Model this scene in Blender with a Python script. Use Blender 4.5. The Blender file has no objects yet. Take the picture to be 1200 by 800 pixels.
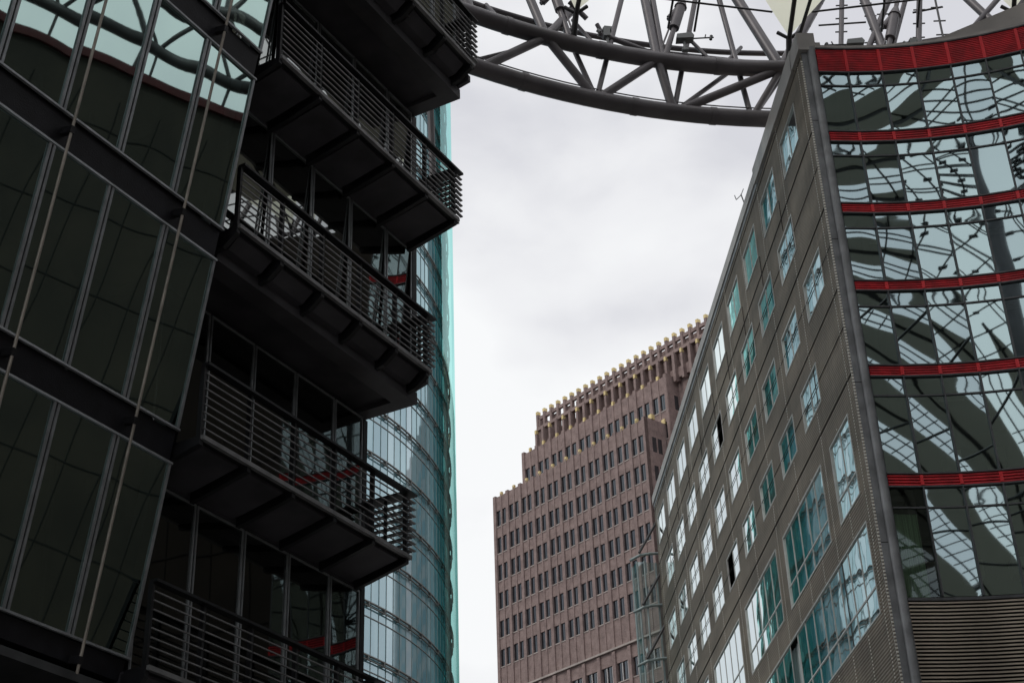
import bpy, math, random
from mathutils import Vector, Matrix
random.seed(7)
sc = bpy.context.scene
C = sc.collection
R = math.radians
# ------------------------------------------------------------ camera
cam_d = bpy.data.cameras.new("camera"); cam = bpy.data.objects.new("camera", cam_d); C.objects.link(cam)
Z = Vector((-116, 3125, -1811)).normalized()          # world up seen in camera axes
F = Vector((0, 0, -1)); Y = (F - Z*F.dot(Z)).normalized(); X = Y.cross(Z)
M3 = Matrix((X, Y, Z))                                 # camera axes -> world
cam.matrix_world = Matrix.Translation((0, 0, 1.6)) @ M3.to_4x4()
cam_d.sensor_width = 36; cam_d.lens = 1811/1200*36
cam_d.clip_start = .1; cam_d.clip_end = 6000
sc.camera = cam
# ------------------------------------------------------------ sky, sun, exposure
SUN_EL, SUN_AZ = 48, 235
w = bpy.data.worlds.new("World"); sc.world = w; w.use_nodes = True
nt = w.node_tree; N = nt.nodes; Lk = nt.links
bg = N['Background']; bg.inputs['Strength'].default_value = .1
sky = N.new('ShaderNodeTexSky'); sky.sky_type = 'NISHITA'; sky.sun_disc = False
sky.sun_elevation = R(SUN_EL); sky.sun_rotation = R(SUN_AZ); sky.dust_density = 4; sky.air_density = 1.5
tc = N.new('ShaderNodeTexCoord')
def wn(scale, det, off, rough=.5, dist=0.):
    mp = N.new('ShaderNodeMapping'); mp.inputs['Location'].default_value = off
    mp.inputs['Scale'].default_value = (1, 1, 1.6)
    Lk.new(tc.outputs['Generated'], mp.inputs['Vector'])
    n = N.new('ShaderNodeTexNoise'); n.inputs['Scale'].default_value = scale; n.inputs['Detail'].default_value = det
    n.inputs['Roughness'].default_value = rough; n.inputs['Distortion'].default_value = dist
    Lk.new(mp.outputs[0], n.inputs['Vector']); return n
n1 = wn(3.0, 4, (2.711, .279, 7.79), .45, .3)
n2 = wn(7.5, 6, (0.3, 4.7, 2.4), .5, .2)
mx = N.new('ShaderNodeMath'); mx.operation = 'MULTIPLY_ADD'; mx.inputs[1].default_value = .35
Lk.new(n2.outputs['Fac'], mx.inputs[0]); Lk.new(n1.outputs['Fac'], mx.inputs[2])
cr = N.new('ShaderNodeValToRGB'); e = cr.color_ramp.elements
e[0].position = .58; e[0].color = (.67, .675, .72, 1)
e[1].position = .79; e[1].color = (.93, .94, .95, 1)
k = cr.color_ramp.elements.new(.68); k.color = (.83, .835, .86, 1)
Lk.new(mx.outputs[0], cr.inputs[0])
sm = N.new('ShaderNodeVectorMath'); sm.operation = 'SCALE'; sm.inputs[3].default_value = 10.4
Lk.new(cr.outputs[0], sm.inputs[0])
mix = N.new('ShaderNodeMixRGB'); mix.inputs[0].default_value = .97       # nearly closed cloud cover over the clear sky
Lk.new(sky.outputs[0], mix.inputs[1]); Lk.new(sm.outputs[0], mix.inputs[2])
Lk.new(mix.outputs[0], bg.inputs['Color'])
sd = bpy.data.lights.new("sun", 'SUN'); sd.energy = .9; sd.angle = R(18); sd.color = (1, .96, .9)
so = bpy.data.objects.new("sun", sd); C.objects.link(so)
so.rotation_euler = (R(90-SUN_EL), 0, R(180-SUN_AZ)); so.location = (0, 0, 150)
sc.view_settings.view_transform = 'Standard'; sc.view_settings.look = 'None'
sc.view_settings.exposure = 0.0; sc.view_settings.gamma = 1; sc.view_settings.use_curve_mapping = False

# ------------------------------------------------------------ materials
def mat(name, col, rough=.5, metal=0., var=.0, vscale=2., bump=0., bscale=30., col2=None, stretch=(1, 1, 1)):
    m = bpy.data.materials.new(name); m.use_nodes = True
    t = m.node_tree; b = t.nodes['Principled BSDF']
    b.inputs['Roughness'].default_value = rough; b.inputs['Metallic'].default_value = metal
    b.inputs['Base Color'].default_value = (*col, 1)
    tcn = t.nodes.new('ShaderNodeTexCoord'); mp = t.nodes.new('ShaderNodeMapping'); mp.inputs['Scale'].default_value = stretch
    t.links.new(tcn.outputs['Object'], mp.inputs[0])
    if var or col2:
        n = t.nodes.new('ShaderNodeTexNoise'); n.inputs['Scale'].default_value = vscale; n.inputs['Detail'].default_value = 5
        t.links.new(mp.outputs[0], n.inputs['Vector'])
        r = t.nodes.new('ShaderNodeValToRGB'); r.color_ramp.elements[0].position = .35; r.color_ramp.elements[1].position = .65
        c2 = col2 or tuple(min(1, c*(1+var)) for c in col); c1 = col if col2 else tuple(c*(1-var) for c in col)
        r.color_ramp.elements[0].color = (*c1, 1); r.color_ramp.elements[1].color = (*c2, 1)
        t.links.new(n.outputs['Fac'], r.inputs[0]); t.links.new(r.outputs[0], b.inputs['Base Color'])
    if bump:
        n = t.nodes.new('ShaderNodeTexNoise'); n.inputs['Scale'].default_value = bscale; n.inputs['Detail'].default_value = 4
        t.links.new(mp.outputs[0], n.inputs['Vector'])
        bm = t.nodes.new('ShaderNodeBump'); bm.inputs['Strength'].default_value = bump; bm.inputs['Distance'].default_value = .02
        t.links.new(n.outputs['Fac'], bm.inputs['Height']); t.links.new(bm.outputs[0], b.inputs['Normal'])
    return m
def glass(name, refl, f0, thru, dark=None, wave=0., wscale=.8):
    """coated glazing: mirror layer over a dark tinted see-through (or opaque backed) layer"""
    m = bpy.data.materials.new(name); m.use_nodes = True
    t = m.node_tree; t.nodes.clear(); o = t.nodes.new('ShaderNodeOutputMaterial')
    gl = t.nodes.new('ShaderNodeBsdfGlossy'); gl.inputs['Color'].default_value = (*refl, 1); gl.inputs['Roughness'].default_value = .015
    if dark is None:
        bk = t.nodes.new('ShaderNodeBsdfTransparent'); bk.inputs['Color'].default_value = (*thru, 1)
    else:
        bk = t.nodes.new('ShaderNodeBsdfDiffuse'); bk.inputs['Color'].default_value = (*dark, 1)
    fr = t.nodes.new('ShaderNodeFresnel'); fr.inputs['IOR'].default_value = 1.6
    ma = t.nodes.new('ShaderNodeMath'); ma.operation = 'MULTIPLY_ADD'; ma.use_clamp = True
    ma.inputs[1].default_value = 1-f0; ma.inputs[2].default_value = f0
    t.links.new(fr.outputs[0], ma.inputs[0])
    mx = t.nodes.new('ShaderNodeMixShader'); t.links.new(ma.outputs[0], mx.inputs[0])
    t.links.new(bk.outputs[0], mx.inputs[1]); t.links.new(gl.outputs[0], mx.inputs[2]); t.links.new(mx.outputs[0], o.inputs[0])
    if wave:
        tcn = t.nodes.new('ShaderNodeTexCoord')
        n = t.nodes.new('ShaderNodeTexNoise'); n.inputs['Scale'].default_value = wscale; n.inputs['Detail'].default_value = 1
        t.links.new(tcn.outputs['Object'], n.inputs['Vector'])
        b = t.nodes.new('ShaderNodeBump'); b.inputs['Strength'].default_value = 1; b.inputs['Distance'].default_value = wave
        t.links.new(n.outputs['Fac'], b.inputs['Height']); t.links.new(b.outputs[0], gl.inputs['Normal'])
    return m
MT = dict(
 blackmetal=mat("anthracite coated metal", (.020, .020, .023), .42, .2, .25, 1.5, .15, 60),
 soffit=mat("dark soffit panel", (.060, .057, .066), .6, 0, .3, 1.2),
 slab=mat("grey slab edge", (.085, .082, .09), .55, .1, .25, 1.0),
 spandrel=mat("dark spandrel", (.014, .014, .019), .45, .1, .3, 2.5, .2, 40),
 rod=mat("steel rod with painted light", (.26, .26, .265), .45, .3, .2, 3),
 alu=mat("dull aluminium frame", (.40, .42, .44), .4, .5, .15, 4),
 rail=mat("pale guide rail", (.42, .38, .33), .45, .3, .2, 3),
 inside=mat("dim office interior", (.042, .042, .036), .8, 0, .4, .8),
 corr=mat("corrugated cladding", (.25, .212, .167), .5, .12, .22, .35, 0, 1, stretch=(1, .5, 2.5)),
 joint=mat("cladding joint with painted glint", (.8, .77, .7), .4, .5),
 column=mat("corner column steel", (.235, .245, .255), .5, .15, .25, 1.3, .1, 60),
 groove=mat("dark groove", (.008, .008, .009), .8),
 coping=mat("grey coping sheet", (.42, .40, .38), .5, .2, .12, .8),
 wframe=mat("silver window frame", (.55, .55, .53), .4, .3, .1, 3),
 mframe=mat("grey mullion", (.10, .105, .11), .4, .4, .15, 3),
 red=mat("red enamelled slat", (.62, .014, .026), .4, 0, .25, 2.),
 redlit=mat("red mullion clip", (.8, .02, .03), .35),
 louvre=mat("bronze grey louvre blade", (.55, .48, .39), .45, .25, .3, .5, 0, 1, stretch=(1, 1, .2)),
 ring=mat("painted ring steel", (.115, .105, .112), .42, .1, .18, .7, .12, 25),
 thin=mat("dark steel cable", (.05, .05, .052), .45, .4),
 lamp=mat("grey lamp housing", (.16, .17, .17), .5),
 fabric=None,
 brick=None,
 bricktrim=mat("light stone sill", (.42, .37, .34), .7, 0, .15, 1),
 gold=mat("gilded cap", (.72, .58, .28), .45, .2, .15, 2),
 towerwin=glass("tower window glass", (.55, .62, .68), .12, (0, 0, 0), (.012, .014, .018)),
 ltglass=None,
 tealpipe=mat("pale green steel", (.26, .32, .32), .45, .2, .15, 2),
 curtain=mat("teal white curtain", (.40, .46, .46), .8, 0, .2, 3, 0, 1, stretch=(4, 4, .2)),
 greencurtain=mat("green curtain", (.25, .38, .24), .8, 0, .25, 3, 0, 1, stretch=(6, 6, .2)),
 desk=mat("pale office ceiling", (.35, .34, .28), .7),
 forum=mat("brown grey cladding", (.034, .026, .017), .6, 0, .3, .3),
 paving=mat("granite paving", (.26, .25, .24), .7, 0, .2, 1.5, .2, 20),
 ground=mat("asphalt", (.06, .06, .062), .85, 0, .25, .3, .2, 10),
 skin=glass("coated screen glass", (.70, .93, .88), .50, (.12, .14, .12)),
 lwin=glass("left office window glass", (.72, .76, .74), .42, (.35, .37, .33)),
 lwinlow=glass("lower left office window glass", (.72, .76, .74), .15, (.35, .37, .33)),
 clear=glass("clear glass", (.7, .85, .85), .06, (.85, .9, .86)),
 rwin=glass("right office window glass", (.86, .95, .94), .60, (.40, .52, .52), None, .004, .9),
 cwin=glass("curved facade glass", (.66, .84, .86), .56, (.42, .48, .42)),
)
# fabric with a little light coming through
m = bpy.data.materials.new("roof membrane"); m.use_nodes = True; t = m.node_tree; b = t.nodes['Principled BSDF']
b.inputs['Base Color'].default_value = (.17, .17, .155, 1); b.inputs['Roughness'].default_value = .8
tr = t.nodes.new('ShaderNodeBsdfTranslucent'); tr.inputs['Color'].default_value = (.55, .52, .42, 1)
mm = t.nodes.new('ShaderNodeMixShader'); mm.inputs[0].default_value = .13
t.links.new(b.outputs[0], mm.inputs[1]); t.links.new(tr.outputs[0], mm.inputs[2]); t.links.new(mm.outputs[0], t.nodes['Material Output'].inputs[0])
MT['fabric'] = m
# brick
m = mat("dark red brick", (.235, .128, .115), .85); t = m.node_tree; b = t.nodes['Principled BSDF']
tcn = t.nodes.new('ShaderNodeTexCoord'); n = t.nodes.new('ShaderNodeTexNoise'); n.inputs['Scale'].default_value = 1.1; n.inputs['Detail'].default_value = 8; n.inputs['Roughness'].default_value = .7
t.links.new(tcn.outputs['Object'], n.inputs['Vector'])
n_ = t.nodes.new('ShaderNodeTexNoise'); n_.inputs['Scale'].default_value = 9; n_.inputs['Detail'].default_value = 3
mp = t.nodes.new('ShaderNodeMapping'); mp.inputs['Scale'].default_value = (.5, .5, 1.6); t.links.new(tcn.outputs['Object'], mp.inputs[0]); t.links.new(mp.outputs[0], n_.inputs['Vector'])
ad = t.nodes.new('ShaderNodeMath'); ad.operation = 'MULTIPLY_ADD'; ad.inputs[1].default_value = .6; t.links.new(n_.outputs['Fac'], ad.inputs[0]); t.links.new(n.outputs['Fac'], ad.inputs[2])
r = t.nodes.new('ShaderNodeValToRGB'); r.color_ramp.elements[0].position = .55; r.color_ramp.elements[0].color = (.165, .118, .112, 1)
r.color_ramp.elements[1].position = 1.05; r.color_ramp.elements[1].color = (.36, .27, .25, 1)
t.links.new(ad.outputs[0], r.inputs[0]); t.links.new(r.outputs[0], b.inputs['Base Color'])
MT['brick'] = m
m = MT['corr']; t = m.node_tree; b = t.nodes['Principled BSDF']
tcn = t.nodes.new('ShaderNodeTexCoord'); mp = t.nodes.new('ShaderNodeMapping'); mp.inputs['Scale'].default_value = (0, 1/2.14, 1/1.78); t.links.new(tcn.outputs['Object'], mp.inputs[0])
fl = t.nodes.new('ShaderNodeVectorMath'); fl.operation = 'FLOOR'; t.links.new(mp.outputs[0], fl.inputs[0])
wn_ = t.nodes.new('ShaderNodeTexWhiteNoise'); t.links.new(fl.outputs[0], wn_.inputs['Vector'])
st = t.nodes.new('ShaderNodeTexNoise'); st.inputs['Scale'].default_value = 1; st.inputs['Detail'].default_value = 6
m2 = t.nodes.new('ShaderNodeMapping'); m2.inputs['Scale'].default_value = (1, 3.5, .25); t.links.new(tcn.outputs['Object'], m2.inputs[0]); t.links.new(m2.outputs[0], st.inputs['Vector'])
a_ = t.nodes.new('ShaderNodeMath'); a_.operation = 'MULTIPLY_ADD'; a_.inputs[1].default_value = .22; a_.inputs[2].default_value = .62; t.links.new(wn_.outputs['Value'], a_.inputs[0])
c_ = t.nodes.new('ShaderNodeMath'); c_.operation = 'MULTIPLY_ADD'; c_.inputs[1].default_value = .55; t.links.new(st.outputs['Fac'], c_.inputs[0]); t.links.new(a_.outputs[0], c_.inputs[2])
src = b.inputs['Base Color'].links[0].from_socket
ml = t.nodes.new('ShaderNodeVectorMath'); ml.operation = 'SCALE'; t.links.new(src, ml.inputs[0]); t.links.new(c_.outputs[0], ml.inputs[3]); t.links.new(ml.outputs[0], b.inputs['Base Color'])
# curved glass tower: each glass strip has its own blue / teal tint (blinds behind)
def tower_glass():
    m = bpy.data.materials.new("teal tower glazing"); m.use_nodes = True; t = m.node_tree; t.nodes.clear()
    o = t.nodes.new('ShaderNodeOutputMaterial')
    tcn = t.nodes.new('ShaderNodeTexCoord'); sx = t.nodes.new('ShaderNodeSeparateXYZ'); t.links.new(tcn.outputs['Object'], sx.inputs[0])
    at = t.nodes.new('ShaderNodeMath'); at.operation = 'ARCTAN2'; t.links.new(sx.outputs[1], at.inputs[0]); t.links.new(sx.outputs[0], at.inputs[1])
    sc_ = t.nodes.new('ShaderNodeMath'); sc_.operation = 'MULTIPLY'; sc_.inputs[1].default_value = 33/.9; t.links.new(at.outputs[0], sc_.inputs[0])
    fl = t.nodes.new('ShaderNodeMath'); fl.operation = 'FLOOR'; t.links.new(sc_.outputs[0], fl.inputs[0])
    zf = t.nodes.new('ShaderNodeMath'); zf.operation = 'MULTIPLY'; zf.inputs[1].default_value = 1/3.6; t.links.new(sx.outputs[2], zf.inputs[0])
    z2 = t.nodes.new('ShaderNodeMath'); z2.operation = 'FLOOR'; t.links.new(zf.outputs[0], z2.inputs[0])
    zs = t.nodes.new('ShaderNodeMath'); zs.operation = 'MULTIPLY'; zs.inputs[1].default_value = .0; t.links.new(z2.outputs[0], zs.inputs[0])
    cb = t.nodes.new('ShaderNodeCombineXYZ'); t.links.new(fl.outputs[0], cb.inputs[0]); t.links.new(zs.outputs[0], cb.inputs[1])
    wnz = t.nodes.new('ShaderNodeTexWhiteNoise'); wnz.noise_dimensions = '2D'; t.links.new(cb.outputs[0], wnz.inputs['Vector'])
    r = t.nodes.new('ShaderNodeValToRGB'); e = r.color_ramp.elements
    e[0].color = (.13, .30, .35, 1); e[1].color = (.62, .78, .84, 1); q = e.new(.5); q.color = (.20, .42, .48, 1)
    t.links.new(wnz.outputs['Value'], r.inputs[0])
    df = t.nodes.new('ShaderNodeBsdfDiffuse'); t.links.new(r.outputs[0], df.inputs[0])
    gl = t.nodes.new('ShaderNodeBsdfGlossy'); gl.inputs['Color'].default_value = (.62, .88, .92, 1); gl.inputs['Roughness'].default_value = .03
    lw = t.nodes.new('ShaderNodeFresnel'); lw.inputs['IOR'].default_value = 1.5
    ed = t.nodes.new('ShaderNodeMapRange'); ed.inputs[1].default_value = .10; ed.inputs[2].default_value = .42
    t.links.new(lw.outputs[0], ed.inputs[0])
    tm = t.nodes.new('ShaderNodeMixRGB'); tm.inputs[1].default_value = (.74, .88, .93, 1); tm.inputs[2].default_value = (.56, .82, .82, 1)
    t.links.new(ed.outputs[0], tm.inputs[0]); t.links.new(tm.outputs[0], gl.inputs['Color'])
    ma = t.nodes.new('ShaderNodeMath'); ma.operation = 'MULTIPLY_ADD'; ma.inputs[1].default_value = .65; ma.inputs[2].default_value = .35; ma.use_clamp = True
    t.links.new(lw.outputs[0], ma.inputs[0])
    mx = t.nodes.new('ShaderNodeMixShader'); t.links.new(ma.outputs[0], mx.inputs[0]); t.links.new(df.outputs[0], mx.inputs[1]); t.links.new(gl.outputs[0], mx.inputs[2])
    t.links.new(mx.outputs[0], o.inputs[0]); return m
MT['tglass'] = tower_glass()
MT['darkred'] = mat('dark red eaves band', (.10, .008, .012), .5, 0, .2, 1)
m = MT['fabric'].copy(); MT['tip'] = m; m.name = 'membrane tip with painted light'  # brighter copy of the membrane, light on the tips put into the material
for n in m.node_tree.nodes:
    if n.type == 'MIX_SHADER': n.inputs[0].default_value = .8
    if n.type == 'BSDF_TRANSLUCENT': n.inputs['Color'].default_value = (.86, .86, .72, 1)
MT['trail'] = mat("bronze tower rail", (.17, .17, .16), .45, .3, .2, 2)
MT['shell'] = glass("teal outer screen", (.55, .88, .85), .03, (.45, .92, .87))
MT['ltglass'] = glass("lift shaft glass", (.75, .9, .9), .25, (.75, .86, .85))
MT['teal'] = mat("teal outer pane", (.10, .52, .48), .3, 0, .1, 1)

# ------------------------------------------------------------ mesh helpers
class MB:
    def __init__(s): s.v = []; s.f = []; s.mi = []; s.sm = []
    def add(s, vs, fs, mi=0, smooth=False):
        o = len(s.v); s.v += [tuple(v) for v in vs]
        for f in fs: s.f.append([o+i for i in f]); s.mi.append(mi); s.sm.append(smooth)
    def box(s, x0, x1, y0, y1, z0, z1, mi=0):
        if x0 > x1: x0, x1 = x1, x0
        if y0 > y1: y0, y1 = y1, y0
        if z0 > z1: z0, z1 = z1, z0
        s.add([(x, y, z) for z in (z0, z1) for y in (y0, y1) for x in (x0, x1)],
              [(0, 2, 3, 1), (4, 5, 7, 6), (0, 1, 5, 4), (2, 6, 7, 3), (0, 4, 6, 2), (1, 3, 7, 5)], mi)
    def prism(s, pts, axis, a, b, mi=0):
        """polygon pts (2D) extruded along axis 'x','y','z' from a to b"""
        def P(p, t):
            return {'x': (t, p[0], p[1]), 'y': (p[0], t, p[1]), 'z': (p[0], p[1], t)}[axis]
        n = len(pts)
        s.add([P(p, a) for p in pts]+[P(p, b) for p in pts],
              [tuple(range(n))[::-1], tuple(range(n, 2*n))]+[(i, (i+1) % n, n+(i+1) % n, n+i) for i in range(n)], mi)
    def bar(s, p, q, w, h=None, up=(0, 0, 1), mi=0):
        h = h or w; p = Vector(p); q = Vector(q); d = (q-p).normalized(); up = Vector(up)
        if abs(d.dot(up)) > .98: up = Vector((1, 0, 0))
        a = d.cross(up).normalized()*w/2; b = a.cross(d).normalized()*h/2
        s.add([p-a-b, p+a-b, p+a+b, p-a+b, q-a-b, q+a-b, q+a+b, q-a+b],
              [(0, 1, 2, 3), (7, 6, 5, 4), (0, 4, 5, 1), (1, 5, 6, 2), (2, 6, 7, 3), (3, 7, 4, 0)], mi)
    def tube(s, pts, r, n=12, mi=0, caps=True):
        pts = [Vector(p) for p in pts]; rings = []
        for i, p in enumerate(pts):
            d = (pts[min(i+1, len(pts)-1)]-pts[max(i-1, 0)]).normalized()
            up = Vector((0, 0, 1)) if abs(d.z) < .95 else Vector((1, 0, 0))
            a = d.cross(up).normalized(); b = a.cross(d).normalized()
            rr = r[i] if isinstance(r, (list, tuple)) else r
            rings.append([p+a*rr*math.cos(2*math.pi*k/n)+b*rr*math.sin(2*math.pi*k/n) for k in range(n)])
        vs = [v for g in rings for v in g]; fs = []
        for i in range(len(pts)-1):
            for k in range(n):
                fs.append((i*n+k, i*n+(k+1) % n, (i+1)*n+(k+1) % n, (i+1)*n+k))
        s.add(vs, fs, mi, True)
        if caps: s.add(rings[0], [tuple(range(n))[::-1]], mi); s.add(rings[-1], [tuple(range(n))], mi)
    def grid(s, fn, nu, nv, mi=0, smooth=True):
        s.add([fn(i/nu, j/nv) for j in range(nv+1) for i in range(nu+1)],
              [(j*(nu+1)+i, j*(nu+1)+i+1, (j+1)*(nu+1)+i+1, (j+1)*(nu+1)+i) for j in range(nv) for i in range(nu)], mi, smooth)
    def build(s, name, mats, parent=None, off=(0, 0, 0), loc=None):
        me = bpy.data.meshes.new(name)
        me.from_pydata([(v[0]-off[0], v[1]-off[1], v[2]-off[2]) for v in s.v], [], s.f)
        for m_ in (mats if isinstance(mats, (list, tuple)) else [mats]): me.materials.append(MT[m_] if isinstance(m_, str) else m_)
        me.polygons.foreach_set('material_index', s.mi); me.polygons.foreach_set('use_smooth', s.sm)
        me.update()
        o = bpy.data.objects.new(name, me); C.objects.link(o)
        if parent: o.parent = parent
        if loc: o.location = loc
        return o
def thing(name, label, cat, loc=(0, 0, 0), rz=0, group=None):
    o = bpy.data.objects.new(name, None); C.objects.link(o); o.location = loc; o.rotation_euler = (0, 0, rz)
    o.empty_display_size = .5; o['label'] = label; o['category'] = cat
    if group: o['group'] = group
    return o
def frame_rz(az): return -R(az)
def fw(az, x, y):   # frame (x outwards, y along) -> world
    a = R(az); return (x*math.cos(a)+y*math.sin(a), -x*math.sin(a)+y*math.cos(a))
def pillow_pane(mb, P, U, V, wu, hv, amp=.004, tilt=.003, n=8, mi=0, nrm=None):
    """slightly bulged, slightly tilted pane: P corner, U/V unit vectors"""
    P = Vector(P); U = Vector(U); V = Vector(V); Nn = Vector(nrm) if nrm else U.cross(V).normalized()
    ta, tb = random.uniform(-tilt, tilt), random.uniform(-tilt, tilt); am = amp*random.uniform(.4, 1.3)
    ph = random.uniform(0, 6.28); a2 = amp*.15*random.uniform(-1, 1)
    def fn(a, b):
        bul = am*(1-(2*a-1)**2)*(1-(2*b-1)**2)
        wv = a2*math.sin(5*b+ph+2*a)*math.sin(math.pi*a)
        return P+U*(a*wu)+V*(b*hv)+Nn*(bul+wv+ta*(a-.5)*wu+tb*(b-.5)*hv)
    mb.grid(fn, n, n, mi)

# ------------------------------------------------------------ ground
g = MB(); g.box(-3000, 3000, -3000, 3000, -.5, -.004); o = g.build('ground', 'ground'); o['kind'] = 'structure'
g = MB(); g.prism([(14.5+60*math.sin(t*math.pi/24), 10+70*math.cos(t*math.pi/24)) for t in range(47, -1, -1)], 'z', -.003, .0)
o = g.build('plaza_paving', 'paving'); o['kind'] = 'structure'

# ============================================================ LEFT BUILDING
AZL = 28.6; VL, UL = -17.05, 17.8
lx, ly = fw(AZL, VL, UL)
LB = thing('office_building', 'dark office building with leaning glass screen and stacked black balconies, left side', 'building', (lx, ly, 0), frame_rz(AZL))
LO = (VL, UL, 0)
def lpart(mb, name, mats, parent=LB): return mb.build(name, mats, parent, LO if parent is LB else LO)
def skx(z): return -17+.2185*(z-9.8)
UE = 24.45
# solid bodies (stepping out every two storeys)
b = MB()
b.box(-34, -17.35, 17.9, UE-.05, -1, 17.0)                  # core under
b.box(-34, -18.4, -22, 17.9, -1, 34)                         # long body behind the screen
b.box(-34, -18.4, 17.9, UE, 17.0, 32.6)
lpart(b, 'wall', 'spandrel')
# glazed boxes: end walls, columns
b = MB()
for (x, z0, z1) in ((-17.05, 9.3, 16.95), (-15.8, 17.5, 24.7), (-14.55, 25.2, 32.2)):
    b.box(x-1.6, x+.03, UE-.02, UE+.12, z0, z1)              # end post / return wall
    b.box(x-4.5, x-1.6, UE-.02, UE+.10, z0, z1)
lpart(b, 'end_wall', 'blackmetal')
# projecting slabs: soffit + edge beams
def slab(zb, xe, xi, zt):
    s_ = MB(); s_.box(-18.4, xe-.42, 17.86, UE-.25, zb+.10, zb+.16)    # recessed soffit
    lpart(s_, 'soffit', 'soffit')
    s_ = MB(); s_.box(xe-.42, xe, 17.86, UE+.12, zb, zb+.27)            # long edge beam
    s_.box(-18.3, xe-.42, UE-.25, UE+.12, zb, zb+.27)                   # end beam
    s_.box(xe-.62, xe-.10, 17.87, UE+.02, zb+.27, zt)                   # upstand
    for i in range(6):                                                   # brackets up to the balcony
        y = 17.95+1.31*i
        s_.prism([(xe-.12, zb+.27), (xe+.30, zt-.12), (xe+.30, zt+.05), (xe-.12, zt+.05)], 'y', y-.05, y+.05)
    lpart(s_, 'edge_beam', 'slab')
    s_ = MB(); s_.box(-18.3, xe-.1, 17.86, UE, zt, zt+.08); lpart(s_, 'deck', 'blackmetal')
slab(17.0, -15.75, -17.05, 17.52)
slab(24.75, -14.54, -15.8, 25.22)
# intermediate floor slabs
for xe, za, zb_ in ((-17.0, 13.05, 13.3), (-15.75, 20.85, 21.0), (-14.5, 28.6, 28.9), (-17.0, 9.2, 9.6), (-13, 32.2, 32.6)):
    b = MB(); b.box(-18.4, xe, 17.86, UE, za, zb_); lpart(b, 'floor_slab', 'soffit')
# windows of the boxes
def lwindow(x, z0, z1, y0, y1):
    f = MB(); t_ = .032
    f.box(x-.0, x+.03, y0, y0+t_, z0, z1); f.box(x-.0, x+.03, y1-t_, y1, z0, z1)
    f.box(x-.0, x+.03, y0+t_, y1-t_, z1-t_, z1); f.box(x-.0, x+.03, y0+t_, y1-t_, z0, z0+t_)
    fo = lpart(f, 'window', 'alu')
    p = MB(); ln = .055 if x == -15.8 else 0.
    pillow_pane(p, (x-(z1-z0)*ln, y0+t_, z0+t_), (0, 1, 0), Vector((ln, 0, 1)).normalized(), y1-y0-2*t_, z1-z0-2*t_, .003, .004, 6, 0, (1, 0, -ln))
    p.build('pane', 'lwin' if x > -16 else 'lwinlow', fo, LO)
ms = [17.98, 19.33, 20.68, 22.03, 23.38, UE-.03]
for (x, z0, z1) in ((-17.05, 9.62, 13.03), (-17.05, 13.32, 16.98), (-15.8, 17.62, 20.83), (-15.8, 21.02, 24.72), (-14.55, 25.32, 28.58)):
    for a_, b_ in zip(ms[:-1], ms[1:]): lwindow(x, z0, z1, a_+.022, b_-.022)
# rooms behind: pale ceilings, inner partitions and pale dots painted for light through a perforated blind
for z in (12.9, 16.8, 20.7, 24.6):
    b = MB(); b.box(-18.38, -17.3 if z < 17.5 else -16.1, 18.0, UE-.1, z-.02, z+.03); lpart(b, 'ceiling', 'inside')
b = MB()
for i in range(2):
    for j in range(9):
        for k_ in range(30):
            if random.random() < .93:
                y = 21.25+i*1.9+j*.09; z = 13.45+k_*.07
                b.box(-17.42, -17.40, y, y+.035, z, z+.035)
lpart(b, 'blind_light_dots', 'desk')
# ---- balconies
def balcony(xr, zb, zt, xg, y_end=24.2):
    fl = MB(); fl.box(xg, xr-.02, 17.86, y_end-.05, zb-.02, zb+.06)
    root = lpart(fl, 'balcony', 'blackmetal')
    posts = [17.85+1.29*i for i in range(5)]+[y_end]
    e_ = MB(); e_.box(xr-.03, xr+.05, 17.84, y_end+.1, zb-.03, zb+.05); e_.build('edge_angle', 'rod', root, LO)
    s_ = MB()                                                   # soffit trays between the brackets
    for a_, b_ in zip(posts[:-1], posts[1:]):
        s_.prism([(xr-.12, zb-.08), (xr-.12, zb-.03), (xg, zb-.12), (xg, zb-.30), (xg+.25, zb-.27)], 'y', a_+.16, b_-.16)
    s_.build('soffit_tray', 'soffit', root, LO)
    for y in posts:
        br = MB(); br.prism([(xr+.0, zb-.13), (xr+.0, zb-.02), (xg, zb-.02), (xg, zb-.42), (xg+.3, zb-.36)], 'y', y-.05, y+.05)
        br.build('bracket', 'blackmetal', root, LO)
    for y in posts:
        p = MB(); p.box(xr-.10, xr-.01, y-.03, y+.03, zb-.10, zt-.01); p.build('post', 'blackmetal', root, LO)
    h = MB(); h.box(xr-.10, xr+.06, 17.84, y_end+.28, zt, zt+.05); h.box(xg, xr-.10, y_end-.05, y_end+.28, zt, zt+.045)
    h.build('handrail', 'blackmetal', root, LO)
    s_ = MB(); n = 9
    for i in range(1, n):
        z = zb+.05+(zt-zb-.05)*i/n
        for a_, b_ in zip(posts[:-1], posts[1:]): s_.box(xr-.012, xr+.014, a_+.02, b_-.02, z-.011, z+.011)
        s_.box(xr-.02, xr+.045, y_end+.02, y_end+.25, z-.014, z+.012)
    s_.build('front_slats', 'rod', root, LO)  # light along the front slats put into a paler colour
    s_ = MB()
    for i in range(0, n):
        z = zb+.05+(zt-zb-.05)*i/n
        s_.box(xg+.1, xr-.05, y_end+.13, y_end+.25, z-.012, z+.012)
    ym = y_end+.13; s_.box(xg+.14, xg+.2, ym-.03, ym+.03, zb-.1, zt); s_.box((xg+xr)/2-.03, (xg+xr)/2+.03, ym-.02, ym+.02, zb, zt)
    s_.build('side_slats', 'blackmetal', root, LO)
    return root
balcony(-16.50, 9.55, 11.0, -17.0)
balcony(-15.75, 13.40, 14.80, -17.0)
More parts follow.
